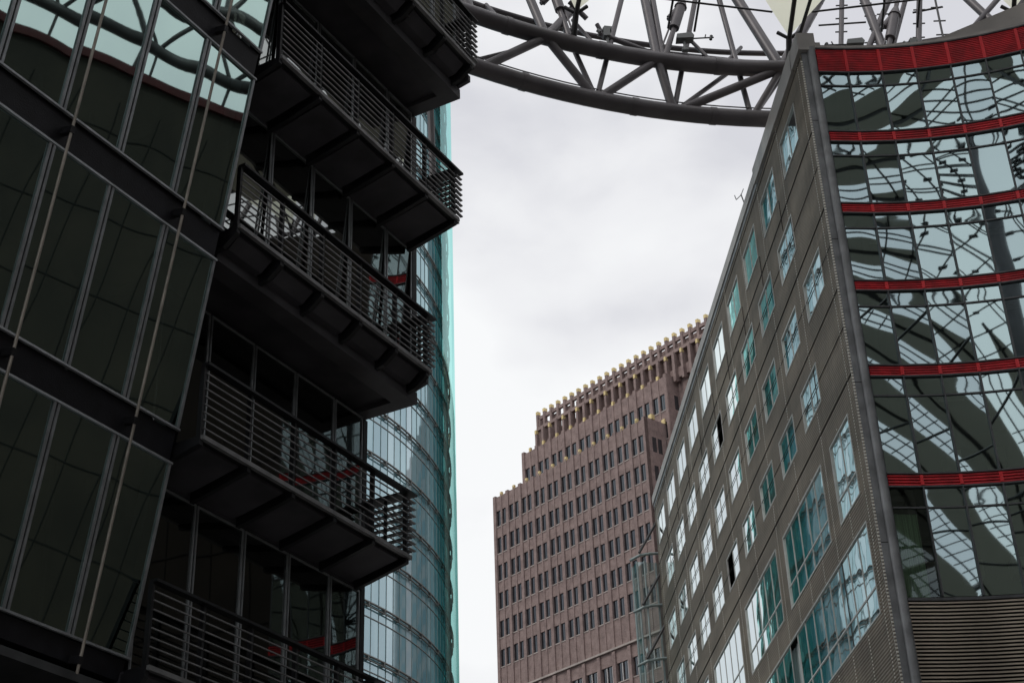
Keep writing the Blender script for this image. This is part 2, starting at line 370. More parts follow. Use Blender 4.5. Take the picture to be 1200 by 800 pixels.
balcony(-15.25, 17.50, 18.85, -15.85)
balcony(-14.50, 21.10, 22.45, -15.75)
balcony(-14.00, 25.30, 26.75, -14.6)
# ---- leaning glass screen
uu = [17.66-1.335*i for i in range(10)]         # right edge first
def sp(y, z, out=0.):   # point on the leaning plane
    return Vector((skx(z)+out*.977, y-.052*(z-15), z-out*.213))
rows = [(9.82, 13.02), (13.60, 16.70), (17.29, 20.31), (20.88, 23.95), (24.5, 27.6), (28.1, 31.2)]
NL = Vector((.977, 0, -.2135))
for ri, (z0, z1) in enumerate(rows):
    for ci in range(len(uu)-1):
        y1, y0 = uu[ci], uu[ci+1]
        f = MB(); w_ = .05
        for (ya, yb, za, zb_) in ((y0+.042, y0+.042, z0, z1), (y1-.042, y1-.042, z0, z1)):
            f.bar(sp(ya, za, .02), sp(yb, zb_, .02), .05, .028, (1, 0, 0))
        f.bar(sp(y0, z0, .025), sp(y1, z0, .025), .05, .04, (0, 0, 1)); f.bar(sp(y0, z1, .025), sp(y1, z1, .025), .05, .04, (0, 0, 1))
        fo = lpart(f, 'screen_panel', 'alu')
        if ci < 12:
            g_ = MB(); g_.bar(sp(y0, z0, -.01), sp(y0, z1, -.01), .05, .05, (1, 0, 0)); g_.build('gap_shade_strip', 'groove', fo, LO)  # dark strip added behind the panel gap, its shade put in as black
        p = MB(); P = sp(y0+.04, z0+.03); Uv = Vector((0, 1, 0)); Vv = (sp(y0, z1)-sp(y0, z0)); L_ = Vv.length; Vv.normalize()
        pillow_pane(p, P, Uv, Vv, y1-y0-.08, L_-.06, .0035, .003, 8, 0, NL)
        p.build('pane', 'skin', fo, LO)
# spandrel strips of the screen
b = MB()
edges = [9.0]+[z for r_ in rows for z in r_]+[32]
for za, zb_ in [(9.45, 9.78)]+[(rows[i][1]+.04, rows[i+1][0]-.04) for i in range(len(rows)-1)]:
    a0, a1, b0, b1 = sp(uu[0]-.02, za, -.03), sp(uu[0]-.02, zb_, -.03), sp(uu[-1], za, -.03), sp(uu[-1], zb_, -.03)
    d_ = Vector((-.25, 0, 0))
    b.add([a0, a1, b1, b0, a0+d_, a1+d_, b1+d_, b0+d_], [(0, 1, 2, 3), (7, 6, 5, 4), (0, 4, 5, 1), (1, 5, 6, 2), (2, 6, 7, 3), (3, 7, 4, 0)])
lpart(b, 'spandrel_strip', 'spandrel')
# cavity behind the screen: inner wall, walkways, end fin
b = MB(); b.box(-18.38, -18.3, -4, 17.85, 9.3, 33)
for z in (9.35, 13.2, 16.9, 20.5, 24.1, 27.8): b.box(-18.3, skx(z)-.35, 5, 17.5, z, z+.12)
lpart(b, 'inner_wall', 'inside')
b = MB()
for i in range(9): 
    y = 17.0-1.335*i; b.bar((-18.1, y, 9.4), (-18.1, y-.6, 32), .07, .07)
b.box(-18.3, skx(9.5), 5, 17.9, 9.2, 9.34)
lpart(b, 'cavity_post', 'mframe')
b = MB(); b.add([sp(17.28, 9.9, -.15), sp(17.28, 31, -.15), sp(17.50, 31, -.15), sp(17.50, 9.9, -.15)], [(0, 1, 2, 3)])
b.add([sp(17.28, 9.9, -.2), sp(17.28, 31, -.2), sp(17.50, 31, -.2), sp(17.50, 9.9, -.2)], [(3, 2, 1, 0)])
lpart(b, 'glass_fin', 'tealpipe')
# side return of screen
b = MB()
for z0, z1 in rows: b.add([sp(17.72, z0-.3, -.05), sp(17.72, z1+.3, -.05), sp(17.72, z1+.3, -.05)+Vector((-.5, 0, 0)), sp(17.72, z0-.3, -.05)+Vector((-.5, 0, 0))], [(0, 1, 2, 3)])
lpart(b, 'screen_return', 'blackmetal')
# guide rails with clips
for y in (16.50, 13.82, 11.15, 8.48):
    t_ = MB(); t_.tube([sp(y, 9.3, .17), sp(y, 32, .17)], .026, 8)
    ro = lpart(t_, 'guide_rail', 'rail')
    for z in (9.5, 13.3, 17.0, 20.6, 24.2, 27.8):
        c_ = MB(); c_.bar(sp(y, z, -.05), sp(y, z, .2), .09, .12); c_.build('clip', 'blackmetal', ro, LO)
# ground-level part under the screen
b = MB(); b.box(-18.3, -17.6, 17.95, UE, 0, 9.2); lpart(b, 'base_wall', 'soffit')

# ============================================================ RIGHT BUILDING
AZR = -4.0
S_ = .76
def us(U): return U*S_
def zs(Z_): return 1.6+(Z_-1.6)*S_
VR, UR = 15.2, 46.7
rx, ry = fw(AZR, VR, UR)
RB = thing('corner_office_block', 'grey office block with corrugated flank and curved glass front banded in red', 'building', (rx, ry, 0), frame_rz(AZR))
RO = (VR, UR, 0)
def rpart(mb, name, mats, parent=RB): return mb.build(name, mats, parent, RO)
UF = 91.05                         # far end
# windows list (u0,u1,z0,z1,divisions,transom)
W = []
for k_ in range(10): W.append((63.9+5.65*k_, 67.55+5.67*k_, 50.95, 53.35, 2, None, 'a'))
for k_ in range(9): W.append((67.3+5.64*k_, 70.95+5.66*k_, 46.25, 48.55, 2, None, 'b'))
for k_ in range(10): W.append((63.42+5.6*k_, 67.05+5.62*k_, 41.55, 43.85, 2, None, 'c'))
for k_ in range(9): W.append((66.87+5.62*k_, 70.5+5.64*k_, 36.98, 39.2, 2, None, 'd'))
W += [(63.05, 66.7, 30.2, 34.3, 2, 31.4, 'e'), (68.62, 77.95, 30.2, 34.35, 5, 31.45, 'e'), (79.85, 89.3, 30.3, 34.5, 5, 31.6, 'e'), (91.3, 100.9, 30.4, 34.6, 5, 31.7, 'e')]
for k_ in range(3): W.append((103.0+5.65*k_, 106.6+5.65*k_, 32.3, 34.8, 2, None, 'e'))
W += [(62.8, 86.9, 24.45, 28.8, 13, 25.75, 'f'), (88.6, 100.9, 24.45, 28.8, 6, 25.75, 'f')]
for k_ in range(3): W.append((103.0+5.65*k_, 106.6+5.65*k_, 26.4, 28.9, 2, None, 'f'))
wins = [(us(a_), min(us(b_), UF-.35), zs(c_), zs(d_), n_, (zs(t_) if t_ else None), row) for a_, b_, c_, d_, n_, t_, row in W]
wins = [w_ for w_ in wins if w_[1]-w_[0] > 1.5]
ZT = 42.25
# corrugated wall with openings
PITCH = .124
corr = MB()
def corrug(y0, y1, z0, z1):
    if y1-y0 < .02 or z1-z0 < .02: return
    k0 = int(round(z0/PITCH)); k1 = int(round(z1/PITCH)); vs = []; fs = []
    for i in range(k0, k1):
        z = i*PITCH; o = len(vs)
        for (dx, dz) in ((.0, 0), (.034, .03), (.034, .085), (.0, .112), (.0, PITCH)):
            vs += [(VR-.02+dx, y0, z+dz), (VR-.02+dx, y1, z+dz)]
        for q in range(4): fs.append((o+2*q, o+2*q+1, o+2*q+3, o+2*q+2))
    corr.add(vs, fs)
# outward is -x here: the flank faces left (towards -x)
def flip(mb):
    mb.v = [(2*VR-.02-x, y, z) for x, y, z in mb.v]; mb.f = [f[::-1] for f in mb.f]
zcuts = sorted(set([0.0, ZT]+[round(z, 3) for w_ in wins for z in (w_[2], w_[3])]))
for z0, z1 in zip(zcuts[:-1], zcuts[1:]):
    zm = (z0+z1)/2; op = sorted([(w_[0], w_[1]) for w_ in wins if w_[2] < zm < w_[3]])
    y = UR
    for a_, b_ in op:
        corrug(y, a_, z0, z1); y = b_
    corrug(y, UF, z0, z1)
flip(corr)
rpart(corr, 'corrugated_wall', 'corr')
# panel joints in the cladding: slightly raised, the glint on each rib painted pale
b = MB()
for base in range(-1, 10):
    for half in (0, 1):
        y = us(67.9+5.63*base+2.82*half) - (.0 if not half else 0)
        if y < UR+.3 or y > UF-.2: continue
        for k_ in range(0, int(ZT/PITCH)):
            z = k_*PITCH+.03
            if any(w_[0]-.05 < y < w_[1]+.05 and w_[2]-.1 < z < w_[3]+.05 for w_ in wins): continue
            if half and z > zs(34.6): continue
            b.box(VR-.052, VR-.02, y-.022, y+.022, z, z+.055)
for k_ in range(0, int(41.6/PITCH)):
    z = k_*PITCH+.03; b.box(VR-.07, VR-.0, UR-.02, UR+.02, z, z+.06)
rpart(b, 'joint_glint', 'joint')
b = MB()                                          # long vertical sheet seams (thin dark grooves)
for k_ in range(0, 9):
    y = us(69.3+5.63*k_)
    b.box(VR-.056, VR-.03, y-.012, y+.012, zs(48.8), zs(50.8))
for z in (zs(44.9), zs(49.6), zs(40.2), zs(35.6)): b.box(VR-.057, VR-.03, UR+.1, UF-.1, z-.012, z+.012)
for z in (zs(54.4), zs(47.4), zs(42.7), zs(38.1)): b.box(VR-.057, VR-.03, UR+.1, UF-.1, z-.008, z+.008)
rpart(b, 'seam', 'groove')
# opening windows
wi = 0
for (y0, y1, z0, z1, n_, tz, row) in wins:
    f = MB(); t_ = .055; xa, xb = VR-.058, VR+.01
    f.box(xa, xb, y0, y0+t_, z0, z1); f.box(xa, xb, y1-t_, y1, z0, z1)
    f.box(xa, xb, y0+t_, y1-t_, z1-t_, z1); f.box(xa, xb, y0+t_, y1-t_, z0, z0+t_)
    st = (y1-y0)/n_
    for i in range(1, n_): f.box(xa+.036, xb-.002, y0+i*st-.022, y0+i*st+.022, z0+t_, z1-t_)
    if tz: f.box(xa+.03, xb-.004, y0+t_, y1-t_, tz-.03, tz+.03)
    wo = rpart(f, 'window', 'wframe')
    is_open = (row == 'b' and abs(y0-us(67.3+5.64*4)) < .1) or (row == 'd' and abs(y0-us(66.87+5.62*4)) < .1)
    for i in range(n_):
        a_ = y0+i*st+(t_ if i == 0 else .03); b_ = y0+(i+1)*st-(t_ if i == n_-1 else .03)
        for (za, zb_) in (((z0+t_, tz-.035), (tz+.035, z1-t_)) if tz else ((z0+t_, z1-t_),)):
            p = MB()
            if is_open and i == (0 if row == 'b' else 1):
                p.prism([(VR-.02, za), (VR-.02, za+.02), (VR+.45, za+.55), (VR+.45, za+.5)], 'y', a_+.02, b_-.02)
                p.build('tilted_casement', 'wframe', wo, RO); continue
            if n_ > 6 and i == 8 and za > z0+1:
                continue                                  # a leaf standing open: black gap in the long window
            pillow_pane(p, (VR+.0, a_, za), (0, 1, 0), (0, 0, 1), b_-a_, zb_-za, .0022, .0025, 6, 0, (-1, 0, 0))
            p.build('pane', 'rwin', wo, RO)
    # curtain behind
    if row in 'ef' or random.random() < .75:
        c_ = MB(); cov = 1 if row in 'ef' else random.uniform(.45, 1)
        ya, yb = (y0+.05, y0+.05+(y1-y0-.1)*cov)
        if is_open: ya, yb = (y0+(y1-y0)*.55, y1-.05) if row == 'b' else (y0+.05, y0+(y1-y0)*.45)
        nn_ = max(12, int((yb-ya)*12))
        c_.grid(lambda a, b2, ya=ya, yb=yb, z0=z0, z1=z1: (VR+.28+.035*math.sin(a*(yb-ya)*22)+.02*math.sin(a*(yb-ya)*7), ya+a*(yb-ya), z0+.02+b2*(z1-z0-.04)), nn_*2, 1)
        c_.build('curtain', 'curtain', wo, RO)
# inner darkness
b = MB(); b.box(VR+1.2, VR+1.5, UR+.3, UF-.1, 0, ZT-.2)
for Zf in (29.4, 35.5, 40.2, 44.9, 49.6): b.box(VR+.1, VR+1.2, UR+.3, UF-.1, zs(Zf)-.1, zs(Zf)+.1)
rpart(b, 'inner_wall', 'inside')
# far end wall, roof, copings
b = MB(); b.box(VR+.02, VR+14, UF-.25, UF, 0, ZT); b.box(VR+.05, VR+13.9, UR+2.3, UF-.25, 42.0, 42.3)
rpart(b, 'end_wall', 'corr')
b = MB(); b.box(VR-.12, VR+.3, us(73.4), UF+.06, ZT, ZT+.55)
rpart(b, 'parapet', 'coping')
b = MB(); b.prism([(UR+1.2, 41.9), (us(73.4), 42.1), (us(73.4), ZT+.65), (UR+1.0, ZT+.65)], 'x', VR-.16, VR+.5)
b.box(VR-.165, VR+.55, UR-.25, UR+1.0, 41.9, 42.75); b.box(VR+.55, VR+.8, UR-.1, UR+.5, 41.95, 42.4)
rpart(b, 'roof_coping', 'coping')
b = MB(); b.box(VR-.06, VR-.03, UR, UF, 42.0, 42.25); rpart(b, 'shadow_gap', 'column')
# ---- curved front (world coordinates converted)
CXc, CYc, RC = 14.6, 30.6, 17.03
def w2r(x, y):
    a = R(AZR); return (x*math.cos(a)-y*math.sin(a), x*math.sin(a)+y*math.cos(a))
def cpt(th, r=RC): return w2r(CXc+r*math.sin(th), CYc+r*math.cos(th))   # in the building frame
th0 = math.asin((12.42-CXc)/RC); dth = 1.335/RC
ths = [th0, th0+1.18/RC]+[th0+1.18/RC+dth*i for i in range(1, 13)]
def cbox(mb, ta, tb, ra, rb, z0, z1, mi=0):
    a_, b_, c_, d_ = cpt(ta, ra), cpt(tb, ra), cpt(tb, rb), cpt(ta, rb)
    mb.add([(*p, z) for z in (z0, z1) for p in (a_, b_, c_, d_)],
           [(0, 1, 2, 3), (7, 6, 5, 4), (0, 4, 5, 1), (1, 5, 6, 2), (2, 6, 7, 3), (3, 7, 4, 0)], mi)
bands = [(40.79, 41.92, 13), (37.39, 37.83, 4), (34.08, 34.47, 4), (30.69, 31.06, 4), (27.17, 27.56, 4), (22.95, 23.38, 4)]
for z0, z1, ns in bands:
    b = MB()
    for i in range(len(ths)-1):
        cbox(b, ths[i], ths[i+1], RC+.02, RC+.2, z0+.02, z1-.02, 1)
        h = (z1-z0)/ns
        for q in range(ns): cbox(b, ths[i]+.0015, ths[i+1]-.0015, RC-.05, RC+.018, z0+q*h+h*.22, z0+q*h+h*.80, 0)
    o = rpart(b, 'red_band', ['red', 'groove'])
    for t_ in ths[1:]:
        b = MB(); cbox(b, t_-.0035, t_+.0035, RC-.085, RC-.0505, z0+.03, z1-.03); b.build('band_clip', 'redlit', o, RO)
    for za in (z0-.055, z1):
        b = MB()
        for i in range(len(ths)-1): cbox(b, ths[i], ths[i+1], RC-.10, RC+.05, za, za+.052, 0)
        b.build('band_rail', 'mframe', o, RO)
zr = [(37.88, 40.73), (34.52, 37.33), (31.11, 34.02), (27.61, 30.63), (23.43, 27.11), (19.05, 22.89)]
for ri, (z0, z1) in enumerate(zr):
    zt_ = z1-.62 if ri < 4 else z1-.72
    for i in range(len(ths)-1):
        a_, b_ = Vector((*cpt(ths[i]), 0)), Vector((*cpt(ths[i+1]), 0)); Uv = (b_-a_); L_ = Uv.length; Uv.normalize()
        Nn = Uv.cross(Vector((0, 0, 1))); 
        if Nn.dot(Vector((*cpt(ths[i], RC-1), 0))-a_) < 0: Nn = -Nn
        f = MB(); up = Vector((0, 0, 1))
        f.bar(b_+up*z0+Nn*.04, b_+up*z1+Nn*.04, .055, .11, Nn)
        f.bar(a_+Uv*.03+up*zt_+Nn*.0205, b_-Uv*.03+up*zt_+Nn*.0205, .06, .055, up)
        fo = rpart(f, 'glazing_bay', 'mframe')
        p = MB()
        pillow_pane(p, a_+Uv*.03+up*z0, Uv, up, L_-.06, zt_-z0-.025, .0016, .0018, 12, 0, -Nn)
        pillow_pane(p, a_+Uv*.03+up*(zt_+.025), Uv, up, L_-.06, z1-zt_-.025, .0012, .0025, 5, 0, -Nn)
        p.build('pane', 'clear' if (ri, i) == (5, 0) else 'cwin', fo, RO)
        if (ri, i) in ((2, 1), (3, 1), (3, 3), (4, 1), (5, 1), (1, 0), (0, 5)):
            q = MB(); q.bar(a_+Uv*.05+up*(zt_+.32)-Nn*.10, b_-Uv*.05+up*(zt_+.32)-Nn*.10, .02, .5, up); q.build('vent_panel', 'blackmetal', fo, RO)
# rooms behind the curved glass
b = MB()
for z in (41.5, 37.6, 34.25, 30.85, 27.35, 23.15, 18.9):
    for i in range(len(ths)-1): cbox(b, ths[i], ths[i+1], RC+.22, RC+5, z-.12, z+.12)
for i in range(len(ths)-1): cbox(b, ths[i], ths[i+1], RC+5, RC+5.2, 0, 41.9)
cbox(b, ths[0]-.01, ths[0]-.002, RC+.2, RC+5, 0, 41.9)
rpart(b, 'room_walls', 'inside')
b = MB()
for (z, i0, i1) in ((30.6, 0, 6), (33.9, 1, 5), (22.9, 0, 7), (27.1, 2, 5)):
    for i in range(i0, i1):
        cbox(b, ths[i]+.01, ths[i+1]-.02, RC+1.2, RC+1.5, z-.2, z-.13); cbox(b, ths[i]+.02, ths[i+1]-.03, RC+2.6, RC+3.4, z-2.2, z-1.6)
rpart(b, 'ceiling_light_strip', 'desk')
b = MB(); 
t0_, t1_ = ths[0]+.004, ths[1]+.004
b.grid(lambda a, c: (*cpt(t0_+(t1_-.018-t0_)*a, RC+.35+.05*math.sin(a*70)), 19.1+c*3.0), 60, 1)
rpart(b, 'green_curtain', 'greencurtain')
# louvre below
b = MB(); k_ = 0; z = 6.0
while z < 18.85:
    for i in range(len(ths)-1):
        a_, b_ = cpt(ths[i], RC-.06), cpt(ths[i+1], RC-.06); c_, d_ = cpt(ths[i+1], RC+.03), cpt(ths[i], RC+.03)
        b.add([(*a_, z+.008), (*b_, z+.008), (*c_, z+.045), (*d_, z+.045), (*a_, z+.062), (*b_, z+.062), (*c_, z+.097), (*d_, z+.097)],
              [(0, 1, 2, 3), (7, 6, 5, 4), (0, 4, 5, 1), (1, 5, 6, 2), (2, 6, 7, 3), (3, 7, 4, 0)])
    z += .123
rpart(b, 'louvre_blades', 'louvre')
b = MB()
for i in range(len(ths)-1):
    cbox(b, ths[i], ths[i+1], RC+.06, RC+.2, 0, 18.95); cbox(b, ths[i], ths[i+1], RC-.09, RC+.055, 18.9, 19.0, 1)
rpart(b, 'louvre_backing', ['groove', 'mframe'])
# corner column: flat cheek, dark groove, round tube
ca = w2r(11.905, 47.64); cb_ = w2r(12.45, 47.5)
b = MB()
b.box(VR+.0, VR+.40, UR-.05, UR+.6, 0, 42.0)                      # cheek
rpart(b, 'corner_cheek', 'column')
b = MB(); b.box(VR+.40, VR+.62, UR+.12, UR+.6, 0, 41.9); rpart(b, 'corner_groove', 'groove')
b = MB(); pc = w2r(12.36, 47.62); b.tube([(pc[0]-.07, pc[1]-.06, 0), (pc[0]-.07, pc[1]-.06, 42.05)], .16, 18); rpart(b, 'corner_tube', 'column')
b = MB(); b.box(VR+.30, VR+.41, UR-.07, UR+.0, 0, 41.9); rpart(b, 'corner_strip', 'mframe')
b = MB()
for z in (9, 15, 21, 27, 33, 38.5): b.box(VR-.003, VR+.303, UR-.054, UR-.04, z, z+.03)
rpart(b, 'cheek_joint', 'groove')
# roof edge over the red band
b = MB()
for i in range(len(ths)-1): cbox(b, ths[i], ths[i+1], RC-.1, RC+1.4, 41.98, 42.1)
rpart(b, 'roof_edge', 'coping')
b = MB(); 
p_ = [w2r(16.2, 49.3), w2r(22.8, 48.0), w2r(22.8, 48.5), w2r(16.2, 49.8)]
zt_ = [43.1, 45.5]
b.add([(*p_[0], 42.1), (*p_[1], 42.1), (*p_[2], 42.1), (*p_[3], 42.1), (*p_[0], 43.0), (*p_[1], 45.1), (*p_[2], 45.1), (*p_[3], 43.0)],
      [(3, 2, 1, 0), (4, 5, 6, 7), (0, 1, 5, 4), (1, 2, 6, 5), (2, 3, 7, 6), (3, 0, 4, 7)])
rpart(b, 'roof_fin', 'coping')
# body behind
b = MB(); b.box(VR+6, VR+30, UR+5, UF-5, 0, 41.5); rpart(b, 'block_core', 'forum')

# ============================================================ FORUM BUILDING round the court (behind / beside the viewer)
EX, EY, EA, EB = 14.5, 3.5, 51., 38.5
def drop(th):
    d = abs((math.degrees(th)+180) % 360-180); t_ = min(1, max(0, (d-24)/32)); return 3.2*t_*t_*(3-2*t_)
def ell(k, th, z=0.): return (EX+EB*k*math.sin(th), EY+EA*k*math.cos(th), z)
def rel(k, th, z): return (EX+EB*k*math.sin(th), EY+EA*k*math.cos(th), z-drop(th))     # on the ring, which dips away from the gap
FB = thing('forum_building', 'brown grey curved office wing with red eaves band closing the court behind viewer', 'building', (EX, EY, 0))
def fpart(mb, name, mats): return mb.build(name, mats, FB, (EX, EY, 0))
wall, win_, redb = MB(), MB(), MB()
NF = 56
tA, tB = R(24), R(205)
for i in range(NF):
    a_ = tA+(tB-tA)*i/NF; c_ = tA+(tB-tA)*(i+1)/NF; am = (a_+c_)/2
    def seg(mb, k0, k1, z0, z1, a=a_, c=c_):
        P = [ell(k0, a), ell(k0, c), ell(k1, c), ell(k1, a)]
        mb.add([(p[0], p[1], z) for z in (z0, z1) for p in P], [(0, 1, 2, 3), (7, 6, 5, 4), (0, 4, 5, 1), (1, 5, 6, 2), (2, 6, 7, 3), (3, 7, 4, 0)])
    dg_ = math.degrees(am); ht = 42.3 if dg_ < 47 else 36.9
    seg(wall, .865, 1.15, 0, ht)
    if 47 <= math.degrees(am) < 110: seg(redb, .8575, .8648, ht-.45, ht)
    for z in range(9):
        seg(win_, .8640, .8649, 3.9*z+2.0, 3.9*z+2.06)
    seg(win_, .8640, .8649, 2.07, 34.9, a_, a_+.0015)
fpart(wall, 'wall', 'forum'); o = fpart(win_, 'panel_joints', 'groove'); fpart(redb, 'eaves_band', 'darkred')

# ============================================================ RED BRICK TOWER
AZT = -40.5       # frame: x = outwards(away right), y = along towards far left
def tw(s_, n_):   # s (azimuth 139.5), n (azimuth 229.5)
    s, n = R(139.5), R(229.5)
    return (math.sin(s)*s_+math.sin(n)*n_, math.cos(s)*s_+math.cos(n)*n_)
# local: X = s, Y = -n  (right handed with z up: s az139.5, -n az49.5 -> 90deg ccw)
ox, oy = tw(-123.8, -127.5)
BT = thing('brick_tower', 'tall stepped red brick tower with gilded caps on its crown, far centre', 'tower', (ox, oy, 0), R(90-139.5))
BO = (-123.8, 127.5, 0)
def bpart(mb, name, mats, parent=BT): return mb.build(name, mats, parent, BO)
NFr, NB, NC = 127.5, 131.2, 132.8      # front planes (Y): main, set-back tier, crown
SR, SL = -123.8, -154.8
PW = (SR-SL-.5)/11                       # pair pitch
core = MB(); pil = MB(); trim = MB()
core.box(SL+.05, SR-.05, NFr+.6, NFr+26, 0, 92.0)
BELT = 63.65
def facade(mb, s0, s1, yf, zlo, zhi, first, npair, winz, thin=True):
    """wide and thin piers in front of the recessed wall"""
    for i in range(npair+1):
        s = first+PW*i
        mb.box(max(s-.27, s0), min(s+.27, s1), yf, yf+.6, zlo, zhi)
    for i in range(npair):
        s = first+PW*(i+.5)
        if thin: mb.box(s-.14, s+.14, yf+.08, yf+.6, zlo, zhi)
W1 = []
# main tier
facade(pil, SL, SR, NFr, BELT, 92.3, SL+.33, 11, None)
facade(pil, SL, SR, NFr-.08, 20, BELT-.3, SL+.33, 11, None, False)
tt = 88.0
rowsT = []
z = 87.6
while z > BELT+1: rowsT.append(z); z -= 4.03
for zb_ in rowsT:
    for i in range(11):
        for h in (0, 1):
            s0 = SL+.33+PW*(i+.5*h); a_ = s0+(.27 if h == 0 else .14); b_ = s0+PW*.5-(.14 if h == 0 else .27)
            W1.append((a_, b_, zb_, zb_+2.35, NFr+.30))
# below the belt: pairs with a slim mullion
z = BELT-4.2
while z > 40:
    for i in range(11):
        s0 = SL+.33+PW*i; m_ = s0+PW*.5
        W1.append((s0+.5, m_-.12, z, z+2.35, NFr+.30)); W1.append((m_+.12, s0+PW-.5, z, z+2.35, NFr+.30))
    z -= 4.03
trim.box(SL, SR+.1, NFr-.16, NFr+.3, BELT-.12, BELT+.12)
zb2 = [w_ for w_ in W1]
# upper set-back tier and its windows
core.box(-152.4, -122.8, NB+.6, NB+22, 80, 99.0)
core.box(-150.5, -104, NC+.6, NC+20, 60, 99.6)
s2 = -152.5; n2 = 10; P2_ = (152.5-122.7-.66)/10
for i in range(n2+1):
    s = s2+.33+P2_*i; pil.box(s-.27, s+.27, NB, NB+.6, 88, 99.4)
for i in range(n2):
    s = s2+.33+P2_*(i+.5); pil.box(s-.14, s+.14, NB+.08, NB+.6, 88, 99.0)
    for zb_ in (94.3, 90.2):
        for h in (0, 1):
            a_ = s2+.33+P2_*(i+.5*h)+(.27 if h == 0 else .14); b_ = s2+.33+P2_*(i+.5+.5*h)-(.14 if h == 0 else .27)
            W1.append((a_, b_, zb_, zb_+2.35, NB+.30))
# crown: open frame of tall fins
s3, e3 = -150.4, -104.; P3 = 1.485; nf = int((e3-s3)/P3)
crown = MB(); caps = MB()
for i in range(nf+1):
    s = s3+P3*i; top = 105.2
    crown.box(s-.2, s+.2, NC-.1, NC+.45, 98.4, top)
    caps.box(s-.21, s+.21, NC-.12, NC+.46, top, top+.5)
    if i % 2: crown.box(s-.22, s+.22, NC-.55, NC-.1, 98.2, 102.6); 
    else: caps.box(s-.17, s+.17, NC-.56, NC-.1, 101.95, 102.55); crown.box(s-.18, s+.18, NC-.5, NC-.1, 98.2, 101.9)
crown.box(s3, e3, NC+.0, NC+.4, 104.3, 104.8); crown.box(s3, e3, NC-.3, NC+.4, 102.5, 103.0)
crown.box(s3, e3, NC+.03, NC+.5, 98.9, 100.4)
crown.box(s3+7, e3, NC+1.3, NC+1.7, 99, 104.9); crown.box(s3+2, s3+7, NC+1.3, NC+1.7, 99, 102.3)
for i in range(nf):
    if i % 2 == 0:
        s = s3+P3*(i+.0); crown.box(s-.7, s+.7, NC+.46, NC+.9, 103.2, 104.2)
crown.box(s3, s3+.5, NC, NC+18, 98, 104.6)
# gold squares along the parapets
for i in range(11):
    s = SL+.33+PW*(i+.5); caps.box(s-.18, s+.18, NFr+.08, NFr+.4, 91.95, 92.6)
for i in range(n2):
    s = s2+.33+P2_*(i+.5); caps.box(s-.18, s+.18, NB+.08, NB+.4, 99.0, 99.6)
for j in range(3):
    y = NFr+1.6+2.4*j; caps.box(SR-.5, SR+.1, y-.3, y+.3, 92.3, 93.0)
# spandrel brick between windows: build the wall face with rows of openings
def wallface(s0, s1, yf, zlo, zhi, zrows, h=2.35):
    zz = sorted(zrows); z = zlo
    for r_ in zz:
        if r_ > zlo and r_+h < zhi+.5:
            core.box(s0, s1, yf+.17, yf+.6, z, r_); trim.box(s0+.1, s1-.1, yf+.10, yf+.17, r_-.15, r_-.01); z = r_+h
    core.box(s0, s1, yf+.17, yf+.6, z, zhi)
rows_main = rowsT+[BELT-4.2-4.03*i for i in range(6)]
wallface(SL+.1, SR-.1, NFr, 20, 92.1, rows_main)
wallface(s2+.1, -122.8, NB, 80, 99.1, [90.2, 94.3])
# side face (right hand side, receding)
side = MB()
side.box(SR-.05, SR, NFr+.0, NFr+26, 0, 92.3); side.box(-122.85, -122.72, NB, NB+22, 80, 99.2)
bpart(core, 'brick_wall', 'brick'); bpart(pil, 'piers', 'brick'); bpart(side, 'side_wall', 'brick')
bpart(crown, 'crown_frame', 'brick')
for q in range(0, len(caps.v), 8):
    mb = MB(); mb.add(caps.v[q:q+8], [(0, 2, 3, 1), (4, 5, 7, 6), (0, 1, 5, 4), (2, 6, 7, 3), (0, 4, 6, 2), (1, 3, 7, 5)]); bpart(mb, 'gilded_cap', 'gold')
if 1:
    bpart(trim, 'sills', 'bricktrim')
sw = []
for zb_ in rowsT[:8]:
    for j in range(5):
        y = NFr+1.2+2.6*j; sw += [(y, y+.7, zb_), (y+1.0, y+1.7, zb_)]
for zb_ in (90.2, 94.3):
    for j in range(5):
        y = NB+1.2+2.6*j; sw += [(y, y+.7, zb_), (y+1.0, y+1.7, zb_)]
W1.sort(key=lambda w_: -w_[0])
big, rest = W1[:100], W1[100:]
def twin(mb, w_):
    a_, b_, z0, z1, y = w_
    mb.box(a_+.0, b_-.0, y+.01, y+.04, z0, z1, 0)
    mb.box(b_-.15, b_-.002, y-.10, y+.005, z0+.03, z1-.1, 1)        # right jamb, the skylight on it painted as a pale strip
    mb.box((a_+b_)/2-.02, (a_+b_)/2+.02, y-.02, y+.005, z0, z1, 2)
MT['jamb'] = mat("window jamb with painted skylight", (.50, .48, .47), .5)
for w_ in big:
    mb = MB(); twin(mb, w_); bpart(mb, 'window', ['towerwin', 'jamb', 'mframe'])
mb = MB()
for w_ in rest: twin(mb, w_)
for (y0, y1, z0) in sw:
    x = SR if z0 < 89 else -122.72
    mb.box(x-.01, x+.02, y0, y1, z0, z0+2.1, 0)
o = bpart(mb, 'windows', ['towerwin', 'jamb', 'mframe']); o['kind'] = 'stuff'

# tower added out of view behind the block, only for the glass to mirror
NBR = MB(); NBR.box(-24, 24, -16, 16, 0, 97)
nb = thing('mirrored_tower', 'plain dark brick tower added unseen behind the corrugated office block for reflections', 'tower', (63, 184, 0))
NBR.build('brick_wall', 'brick', nb)
NBR = MB()
for i in range(22):
    NBR.box(-23, 23, -16.05, -15.98, 4+4*i, 6.0+4*i); NBR.box(-24.05, -23.98, -15, 15, 4+4*i, 6.0+4*i)
NBR.build('window_bands', 'towerwin', nb)

